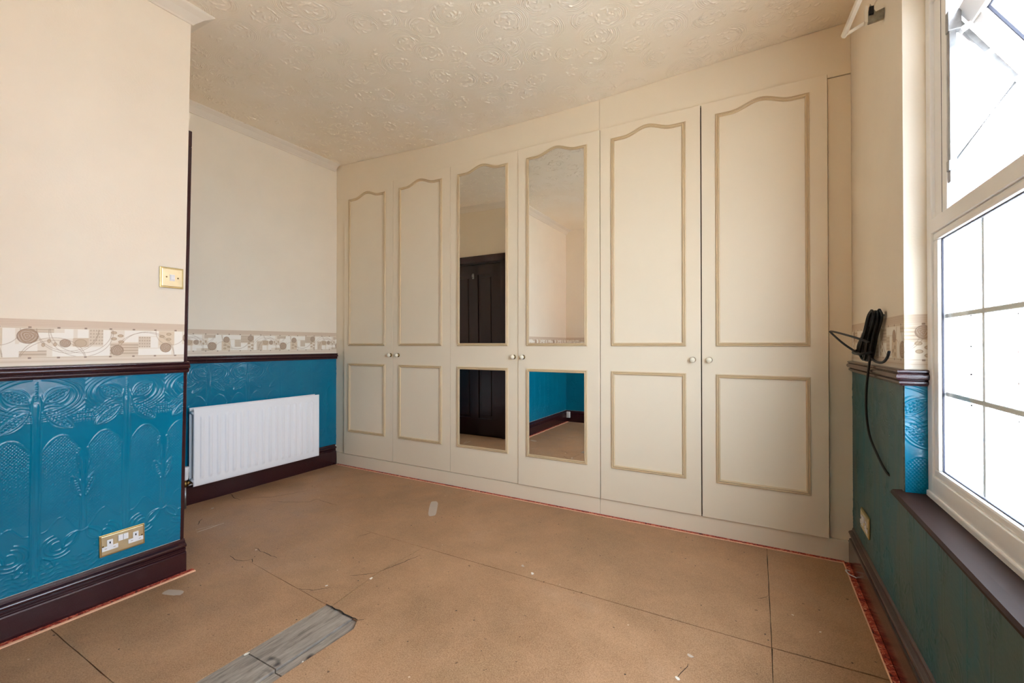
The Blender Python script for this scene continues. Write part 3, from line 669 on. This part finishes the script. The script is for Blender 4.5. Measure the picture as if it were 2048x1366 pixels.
# ------------------------------------------------------------------ outside
gz = -3.0
MB().box(.6, 60, -40, 80, gz - .2, gz, 'asphalt').build('street_ground', None, label='grey street seen below the window', cat='street', kind='structure')
def house(name, y0, y1, x, h, wall, lab, rows, pitch, win0):
    t = thing(name, (x + 3, (y0 + y1) / 2, gz), lab, 'house', 'houses across the street' if False else None)
    MB().box(x, x + 7, y0, y1, gz, gz + h, wall).build('wall', t)
    MB().prism([(x - .3, gz + h), (x + 7.3, gz + h), (x + 3.5, gz + h + 2.6)], lambda a, z, y: (a, y, z), y0, y1, 'roof_slate').build('roof', t)
    y = win0
    while y < y1 - 1.4:
        for z in rows:
            f = MB(); 
            for a0, a1, c0, c1 in ((y, y + 1.2, z, z + .08), (y, y + 1.2, z + 1.52, z + 1.6), (y, y + .08, z, z + 1.6), (y + 1.12, y + 1.2, z, z + 1.6), (y + .56, y + .64, z, z + 1.6)): f.box(x - .05, x + .02, a0, a1, c0, c1, 'upvc')
            f.box(x - .12, x, y - .1, y + 1.3, z - .12, z, 'grey_stone'); w = f.build('window', t)
            MB().box(x - .02, x - .005, y + .08, y + 1.12, z + .08, z + 1.52, 'car_glass').build('pane', w)
        y += pitch
house('brick_house', 2, 26, 9.0, 6.6, 'brickwork', 'brick house with white windows, across the street', (gz + .9, gz + 3.7), 2.6, 3.4)
house('white_house', 26.05, 42, 9.0, 7.2, 'render_white', 'white rendered house beside the brick one', (gz + 1.0, gz + 3.9), 4.5, 30)
def car(x, y, lab, mat):
    t = thing('parked_car', (x, y, gz), lab, 'car', 'cars parked along the street')
    prof = [(-2.0, .35), (-2.05, .7), (-1.9, .88), (-1.1, .98), (-.55, 1.40), (.75, 1.42), (1.35, 1.02), (1.95, .92), (2.05, .6), (2.0, .32)]
    bd = MB(); n = len(prof); vs = []; 
    for w in (-.84, -.78, .78, .84):
        k = 1 if abs(w) < .8 else .985
        for a, z in prof: vs.append((x + w * (1 - .12 * max(0, z - .95)), y + a * k, gz + z))
    fs = [list(range(n))[::-1], list(range(3 * n, 4 * n))]
    for r in range(3):
        for i in range(n): fs.append([r * n + i, r * n + (i + 1) % n, (r + 1) * n + (i + 1) % n, (r + 1) * n + i])
    bd.add(vs, fs, mat).build('body', t)
    gl = MB()
    for sg in (-1, 1): gl.add([(x + sg * .845 * .99, y - .98, gz + 1.0), (x + sg * .80, y - .50, gz + 1.34), (x + sg * .80, y + .68, gz + 1.35), (x + sg * .845 * .99, y + 1.15, gz + 1.02)], [(0, 1, 2, 3)], 'car_glass')
    gl.add([(x - .70, y - 1.10, gz + 1.0), (x + .70, y - 1.10, gz + 1.0), (x + .64, y - .58, gz + 1.39), (x - .64, y - .58, gz + 1.39)], [(0, 1, 2, 3)], 'car_glass')
    gl.build('window', t)
    for sy in (-1.25, 1.25):
        for sx in (-.80, .80): MB().lathe([(.05, -.09), (.28, -.1), (.31, -.06), (.31, .06), (.28, .1), (.05, .09)], (x + sx, y + sy, gz + .31), (1, 0, 0), 'tyre', 16).build('wheel', t)
car(5.0, 13.0, 'silver car parked nearer the window', 'car_paint'); car(5.1, 18.2, 'silver car parked behind the other one', 'car_paint')

# ------------------------------------------------------------------ fitted wardrobe
wdb = thing('fitted_wardrobe', (-1.42, 2.6, 0), 'cream fitted wardrobe wall of six tall panelled doors, two mirrored', 'wardrobe')
X0, DW = -3.1066, .56473
edges = [X0 + DW * i for i in range(7)]
ZD0, ZD1 = .1028, 2.3281
MB().box(XL + .002, .372, 2.637, 3.155, 0, 2.50, 'carcass').build('carcass', wdb)
FY = 2.618
def header(x0, x1):
    xs = list(np.linspace(x0, x1, 9)); poly = [(x, ceil_z(x, 2.6) - .002) for x in xs][::-1]
    lo = [(x0, ZD1 + .0045)] if x0 > -3.1 else [(x0, 2.291), (edges[0] - .002, 2.287), (edges[0] - .002, ZD1 + .0045)]
    hi = [(x1, ZD1 + .0045)] if x1 < .25 else [(edges[6] + .002, ZD1 + .0045), (edges[6] + .002, 2.318), (x1, 2.318)]
    MB().prism(lo + hi + poly, lambda a, z, y: (a, y, z), FY, FY + .018, 'wardrobe_paint').build('header_board', wdb)
header(XL + .001, -.8575); header(-.8560, xr(2.6) - .001)
MB().box(XL + .001, edges[0] - .002, FY + .001, FY + .018, .1008, 2.289, 'wardrobe_paint', .001).build('filler_strip', wdb)
MB().box(edges[6] + .002, xr(2.6) - .001, FY + .002, FY + .018, .1008, 2.314, 'wardrobe_paint', .001).build('filler_strip', wdb)
for x0, x1 in ((XL + .021, -.8535), (-.8515, xr(2.6) - .020)): MB().box(x0, x1, FY - .010, FY + .018, .0, .0985, 'wardrobe_paint', .001).build('plinth_board', wdb)
def arch_poly(x0, x1, z0, z1, rise, n=28):
    pts = [(x0, z0), (x1, z0), (x1, z1)]
    for k in range(1, n):
        f = k / n; x = x1 + (x0 - x1) * f; g_ = min(max((f - .17) / .66, 0), 1)
        pts.append((x, z1 + rise * (.5 - .5 * math.cos(2 * math.pi * g_))))
    return pts + [(x0, z1)]
def inset(poly, d):
    n = len(poly); out = []
    for i in range(n):
        a = Vector(poly[i - 1]); b_ = Vector(poly[i]); c = Vector(poly[(i + 1) % n])
        e1 = (b_ - a).normalized(); e2 = (c - b_).normalized(); n1 = Vector((-e1.y, e1.x)); n2 = Vector((-e2.y, e2.x))
        m = (n1 + n2) / max(.2, 1 + n1.dot(n2)); out.append((b_.x + m.x * d, b_.y + m.y * d))
    return out
MP = [(-.001, 0), (-.0002, .006), (.0020, .0095), (.0050, .0100), (.0072, .0066), (.0086, .0060), (.0102, .0084), (.0128, .0108), (.0160, .0094), (.0182, .0045), (.0190, 0)]
def moulding(poly, yf, parent):
    n = len(poly); vs = []; fs = []
    for d, h in MP: vs += [(a, yf - h, z) for a, z in inset(poly, d)]
    for r in range(len(MP) - 1):
        for i in range(n): fs.append([r * n + i, r * n + (i + 1) % n, (r + 1) * n + (i + 1) % n, (r + 1) * n + i])
    MB().add(vs, fs, 'moulding_paint').build('panel_moulding', parent)
KN = [(1, -.024), (0, .058), (1, -.033), (0, .040), (1, -.043), (0, .040)]
PB = [(.061, .484), (.066, .489), (.067, .486), (.067, .4825), (.0705, .4865), (.073, .4905)]
GAP = [.0016, .0018, .0014, .0016, .0022, .0030, .0016]
for i in range(6):
    x0, x1 = edges[i] + GAP[i], edges[i + 1] - GAP[i + 1]
    yf = (2.6045, 2.604, 2.603, 2.597, 2.596, 2.594)[i]
    d = bpy.data.objects.new('wardrobe_door', None); COL.objects.link(d); d.parent = wdb; d.location = Vector(((x0 + x1) / 2, yf, ZD0)) - wloc(wdb)
    MB().box(x0, x1, yf, yf + .018, ZD0, ZD1, 'wardrobe_paint', .0016).build('door_slab', d)
    a, c = edges[i] + PB[i][0], edges[i] + PB[i][1]
    up = arch_poly(a, c, 1.019, 2.256, .036); lo = [(a, .295), (c, .295), (c, .869), (a, .869)]
    for poly in (up, lo):
        moulding(poly, yf, d)
        if i in (2, 3):
            pn = MB().prism(inset(poly, .015), lambda p, q, y: (p, y, q), yf - .0035, yf - .0002, 'mirror_silver').build('mirror_panel', d); pn['label'] = 'mirror glass panel'
    side, off = KN[i]; kx = (edges[i + 1] if side else edges[i]) + off
    MB().lathe([(.0005, 0), (.0150, 0), (.0155, .002), (.013, .0045), (.0085, .008), (.007, .013), (.0005, .013)], (kx, yf - .0001, .945), (0, -1, 0), 'brass_dark').build('knob_rose', d)
    prof = [(.0005, .010)] + [(.0150 * math.cos(t), .0225 + .0135 * math.sin(t)) for t in np.linspace(-1.15, 1.5, 12)] + [(.0005, .036)]
    MB().lathe(prof, (kx, yf, .945), (0, -1, 0), 'ceramic').build('knob', d)

# ------------------------------------------------------------------ radiator
ra = thing('radiator', (XL + .07, 1.92, .13), 'white double panel radiator on the teal alcove wall', 'radiator')
RY0, RY1, RZ0, RZ1, RX = 1.464, 2.377, .130, .624, XL + .100
def rad_panel(xface, sgn, name):
    NY, NZ = 420, 70
    U, Z = np.meshgrid(np.linspace(RY0, RY1, NY), np.linspace(RZ0, RZ1, NZ), indexing='ij')
    ph = ((U - RY0 - .030) / .0500) % 1.0
    tr = np.clip(np.minimum(ph - .10, .62 - ph) / .11, 0, 1); tr = tr * tr * (3 - 2 * tr)
    inside = (U > RY0 + .03) & (U < RY1 - .022)
    ez = np.clip(np.minimum(Z - RZ0 - .040, RZ1 - .045 - Z) / .022, 0, 1); ez = ez * ez * (3 - 2 * ez)
    f = .0065 * tr * inside * ez
    edge = np.minimum(np.minimum(U - RY0, RY1 - U), np.minimum(Z - RZ0, RZ1 - Z)); rim = .006 * np.clip(1 - edge / .006, 0, 1) ** 2
    seam = .0012 * np.exp(-((edge - .012) / .002) ** 2)
    P = np.stack([xface + sgn * (f - rim - seam), U, Z], -1)
    o = grid_obj(name, P, 'radiator_enamel', ra)
    b = MB(); t = .012
    b.box(min(xface - sgn * .005, xface - sgn * t), max(xface - sgn * .005, xface - sgn * t), RY0 + .001, RY1 - .001, RZ0 + .001, RZ1 - .001, 'radiator_enamel', .002)
    b.build('panel_back', ra)
rad_panel(RX, 1, 'front_panel'); rad_panel(XL + .034, -1, 'back_panel')
fn = MB()
ys = np.arange(RY0 + .06, RY1 - .05, .018); 
for k in range(len(ys) - 1):
    xa, xb = (XL + .047, XL + .086) if k % 2 == 0 else (XL + .086, XL + .047)
    fn.add([(xa, ys[k], RZ0 + .04), (xb, ys[k + 1], RZ0 + .04), (xb, ys[k + 1], RZ1 - .03), (xa, ys[k], RZ1 - .03)], [(0, 1, 2, 3)], 'radiator_enamel')
fn.build('convector_fins', ra, kind='stuff')
for y in (RY0 + .012, RY1 - .03):
    for z in (RZ0 + .035, RZ1 - .03): MB().lathe([(.0005, 0), (.013, 0), (.013, .052), (.0005, .052)], (XL + .041, y, z), (1, 0, 0), 'radiator_enamel', 14).build('pipe_link', ra)
for y in (1.65, 2.19): MB().box(XL + .007, XL + .030, y - .02, y + .02, RZ0 + .06, RZ1 - .05, 'radiator_enamel', .001).build('wall_bracket', ra)
VX, VY = XL + .066, 1.432
tv = MB(); tv.lathe([(.0005, .0), (.014, .0), (.016, .006), (.0175, .02), (.0195, .045), (.0215, .049), (.0215, .078), (.0195, .082), (.0005, .083)], (VX, VY, .178), (0, 0, 1), 'white_plastic').build('valve_head', ra)['label'] = 'white thermostatic valve head'
bv = MB(); bv.lathe([(.0005, 0), (.010, 0), (.012, .01), (.012, .03), (.009, .032), (.009, .045), (.0005, .045)], (VX, VY, .135), (0, 0, 1), 'brass_dark', 16); bv.lathe([(.0005, 0), (.009, 0), (.013, .004), (.013, .016), (.009, .018), (.009, .034), (.0005, .034)], (VX, VY + .006, .155), (0, 1, 0), 'brass_dark', 12)
bv.build('valve_body', ra)['label'] = 'brass valve body'
MB().tube([(VX, VY, .14), (VX, VY, .0)], .0075, 'steel', 10).build('supply_pipe', ra)

# ------------------------------------------------------------------ switch and sockets
def plate_frame(c, ru, rn):
    """local frame on a wall: u along, n out, z up"""
    c = Vector(c); ru = Vector(ru).normalized(); rn = Vector(rn).normalized()
    return lambda u, n, z: tuple(c + ru * u + rn * n + Vector((0, 0, z)))
def frame_box(b, F, u0, u1, n0, n1, z0, z1, m, bev=0.0): b.box(u0, u1, n0, n1, z0, z1, m, bev, F); return b
def screw(F, u, z, n, parent):
    b = MB(); o = Vector(F(u, n, z)); nn = Vector(F(u, n + 1, z)) - o
    b.lathe([(.0005, 0), (.0034, 0), (.003, .0012), (.0005, .0012)], o, nn, 'brass_dark', 12).build('screw', parent)
Fs = plate_frame((XC, .977 + LEAN * .3, 1.3245), (0, 1, 0), (1, 0, 0))
sw = thing('light_switch', Fs(0, 0, 0), 'square brass light switch plate with one white rocker', 'light switch')
frame_box(MB(), Fs, -.0455, .0455, 0, .007, -.0455, .0455, 'brass_edge', .002).build('back_plate', sw)
frame_box(MB(), Fs, -.039, .039, .006, .010, -.039, .039, 'brass_plate', .002).build('face_plate', sw)
frame_box(MB(), Fs, -.0095, .0095, .009, .0125, -.014, .014, 'white_plastic', .001).build('rocker_surround', sw)
b = MB(); frame_box(b, Fs, -.0075, .0075, .011, .0165, -.010, .012, 'white_plastic', .002).build('rocker', sw)
screw(Fs, -.0215, .002, .010, sw); screw(Fs, .0225, 0, .010, sw)
def double_socket(c, ru, rn, lab, tilt=0):
    F0 = plate_frame(c, ru, rn); ct, st_ = math.cos(tilt), math.sin(tilt)
    F = lambda u, n, z: F0(u * ct - z * st_, n, u * st_ + z * ct)
    t = thing('wall_socket', F(0, 0, 0), lab, 'socket')
    frame_box(MB(), F, -.074, .074, 0, .006, -.043, .043, 'brass_edge', .002).build('back_plate', t)
    frame_box(MB(), F, -.0685, .0685, .005, .0085, -.0375, .0375, 'brass_plate', .002).build('face_plate', t)
    for s in (-1, 1):
        cu = s * .042
        b = MB(); frame_box(b, F, cu - .0255, cu + .0255, .008, .0102, -.0215, -.0045, 'white_plastic', .0006); frame_box(b, F, cu - .0095, cu + .0095, .008, .0102, -.006, .0195, 'white_plastic', .0006)
        frame_box(b, F, cu - .002, cu + .002, .0095, .0106, .004, .012, 'dark_hole')
        for q in (-1, 1): frame_box(b, F, cu + q * .0135 - .0035, cu + q * .0135 + .0035, .0095, .0106, -.014, -.0115, 'paint_smear')
        b.build('outlet', t)
        b = MB(); frame_box(b, F, s * .0085 - .0080, s * .0085 + .0080, .008, .0128, .003, .0265, 'white_plastic', .0015).build('rocker', t)
        screw(F, s * .0635, -.002, .0085, t)
double_socket((XC + .002, .812, .2275), (0, 1, 0), (1, 0, 0), 'brass double socket on the teal wall above the skirting', .02)
double_socket((xr(2.335) - .0025, 2.325, .2885), (KR, -1, 0), (-1, -KR, 0), 'brass double socket on the window wall near the wardrobe')
ws = thing('white_socket', (XC + .02, YB + .06, .09), 'small white socket box fixed on the skirting in the back corner', 'socket')
MB().box(XC + .022, XC + .070, YB + .021, YB + .045, .055, .135, 'white_plastic', .003).build('box', ws)
MB().box(XC + .030, XC + .062, YB + .044, YB + .049, .068, .122, 'white_plastic', .002).build('cover', ws)

# ------------------------------------------------------------------ carpet remnants along the edges
def strip(name_lab, a, b_, w_red, w_wood, nrm):
    t = thing('carpet_remnant', ((a[0] + b_[0]) / 2, (a[1] + b_[1]) / 2, 0), name_lab, 'carpet strip')
    A, B = Vector(a), Vector(b_); N = Vector(nrm)
    def rib(o0, o1, z, m, nm, jit):
        n = 60; vs = []; 
        for k in range(n + 1):
            p = A + (B - A) * k / n; q0 = p + N * o0; q1 = p + N * (o1 + random.uniform(-jit, jit)); vs += [(q0.x, q0.y, .0002), (q0.x, q0.y, z), (q1.x, q1.y, z * random.uniform(.7, 1)), (q1.x, q1.y, .0002)]
        fs = []
        for k in range(n):
            for r in range(4): fs.append([k * 4 + r, k * 4 + (r + 1) % 4, (k + 1) * 4 + (r + 1) % 4, (k + 1) * 4 + r])
        fs += [[0, 1, 2, 3], [n * 4 + 3, n * 4 + 2, n * 4 + 1, n * 4]]
        MB().add(vs, fs, m).build(nm, t)
    rib(0.0, w_red, .006, 'carpet_red', 'carpet', .0012); rib(w_red + .0002, w_red + w_wood, .0045, 'strip_wood', 'edge_strip', .0006)
strip('red patterned carpet strip along the skirting under the double socket', (XC + .021, YB + .03), (XC + .021, 1.062), .019, .010, (1, 0))
strip('long red carpet strip along the wardrobe plinth', (XL + .04, 2.6055), (.338, 2.6055), .017, .004, (0, -1))
strip('red carpet strip along the skirting below the window', (xr(2.6) - .021, 2.595), (xr(YB + .03) - .021, YB + .03), .020, .004, (-1, 0))

# ------------------------------------------------------------------ cable coil on the window wall
cc = thing('cable_coil', (xr(2.08), 2.08, .95), 'black cable coiled on a nail, its tail hanging to the sill', 'cable')
def wpt(y, off, z): return Vector((xr(y) - off, y, z))
nl = MB(); nl.tube([wpt(2.02, -.01, 1.130), wpt(2.02, .036, 1.138)], .0035, 'steel', 8).build('nail', cc)
ck = MB()
for k in range(9):
    f = k / 8 - .5; jo = random.uniform(-.004, .004)
    yt, yb_ = 2.015 + .035 * f, 2.185 + .055 * f
    zt, zb = 1.150 - .012 * abs(f) + jo, .972 + .012 * f + jo * 2
    o = .016 + .010 * (k % 3)
    w = .006 + .006 * (k % 2); lf = .5 + .5 * math.sin(k * 2.1)
    ring = [wpt(yt, o, zt), wpt(yt + .014 + w, o + .006, zt - .02), wpt(yt + .05 + .02 * lf, o + .012, zt - .075), wpt(yb_ - .01 + .02 * lf, o + .010, zb + .04), wpt(yb_ + w, o + .006, zb + .012), wpt(yb_ - .012, o, zb), wpt(yb_ - .04 - w, o, zb + .018), wpt((yt + yb_) / 2 - .028 - .012 * lf, o, (zt + zb) / 2 + .006), wpt(yt - .004, o - .002, zt - .035), wpt(yt - .008, o - .002, zt - .012), wpt(yt, o, zt)]
    ck.tube(spline(ring, 8), .0043, 'cable_black', 8)
ck.build('coil', cc)
MB().tube(spline([wpt(2.03, .04, 1.035), wpt(2.12, .07, 1.055), wpt(2.30, .10, 1.078), wpt(2.395, .11, 1.085), wpt(2.385, .11, 1.078), wpt(2.25, .085, 1.03), wpt(2.15, .05, .99)], 12), .0042, 'cable_black', 8).build('loose_loop', cc)
MB().tube(spline([wpt(2.04, .03, 1.00), wpt(2.07, .062, .992), wpt(2.15, .070, .996), wpt(2.22, .05, 1.004), wpt(2.21, .02, 1.01)], 10), .0045, 'cable_black', 8).build('cable_tie', cc)
MB().tube(spline([wpt(2.05, .035, .99), wpt(2.10, .03, .95), wpt(2.17, .026, .86), wpt(2.20, .022, .76), wpt(2.17, .018, .68), wpt(2.08, .012, .625), wpt(1.97, .006, .585), wpt(1.955, -.012, .578)], 12), .0042, 'cable_black', 8).build('cable_tail', cc)
MB().tube(spline([wpt(2.08, .03, .985), wpt(2.0, .03, .968), wpt(1.90, .03, .968), wpt(1.84, .03, .985), wpt(1.815, .03, 1.005)], 10), .0043, 'cable_black', 8).build('cut_end', cc)

# ------------------------------------------------------------------ curtain rail bracket top of the window wall
cr = thing('curtain_rail', (xr(2.0), 2.0, 2.2), 'old white curtain rail end on a rusty metal bracket by the ceiling', 'curtain rail')
kb = MB(); kb.prism([(.002, 2.176), (.045, 2.172), (.050, 2.186), (.040, 2.240), (.024, 2.206), (0, 2.212)], lambda a, z, y: (xr(2.0) - a, y, z), 1.994, 2.006, 'rust_steel').build('bracket_plate', cr)
MB().box(xr(2.0) - .056, xr(2.0) - .047, 1.985, 2.012, 2.172, 2.232, 'old_white_paint', .003).build('bracket_flange', cr)
MB().box(xr(2.0) - .044, xr(2.0) - .030, 1.986, 1.995, 2.198, 2.226, 'dark_hole', .002).build('bracket_slot', cr)
MB().tube(spline([(xr(2) - .03, 1.99, 2.225), (xr(2) - .022, 1.975, 2.245), (xr(2) - .018, 1.975, 2.29), (xr(2) - .030, 1.98, 2.33), (xr(2) - .024, 1.985, 2.38)], 8), .003, 'old_white_paint', 6).build('rail_hook', cr)
MB().tube([(xr(2) - .050, 2.003, 2.184), (xr(2) - .090, 2.014, 2.172), (.271, 2.020, 2.166)], .0045, 'old_white_paint', 6, False, .006).build('return_arm', cr)
MB().tube([(.269, 2.024, 2.166), (.286, 1.839, 2.168), (.315, 1.50, 2.168), (.335, .9, 2.168), (.340, .12, 2.168)], .0075, 'old_white_paint', 6, False, .010).build('rail', cr)
MB().tube([(xr(.14), .14, 2.19), (xr(.14) - .045, .14, 2.168)], .006, 'old_white_paint', 6).build('far_bracket', cr)

# small curl of white wire by the skirting
wp = [(.352 + .0 * k, 2.52, .007) for k in range(1)]
cu = [(.344, 2.498, .008), (.330, 2.490, .012), (.327, 2.470, .014), (.336, 2.448, .012), (.352, 2.438, .010), (.362, 2.430, .008)]
MB().tube(spline(cu, 8), .0022, 'white_plastic', 8).build('wire_curl', None, label='small white wire curl lying by the skirting corner', cat='wire')
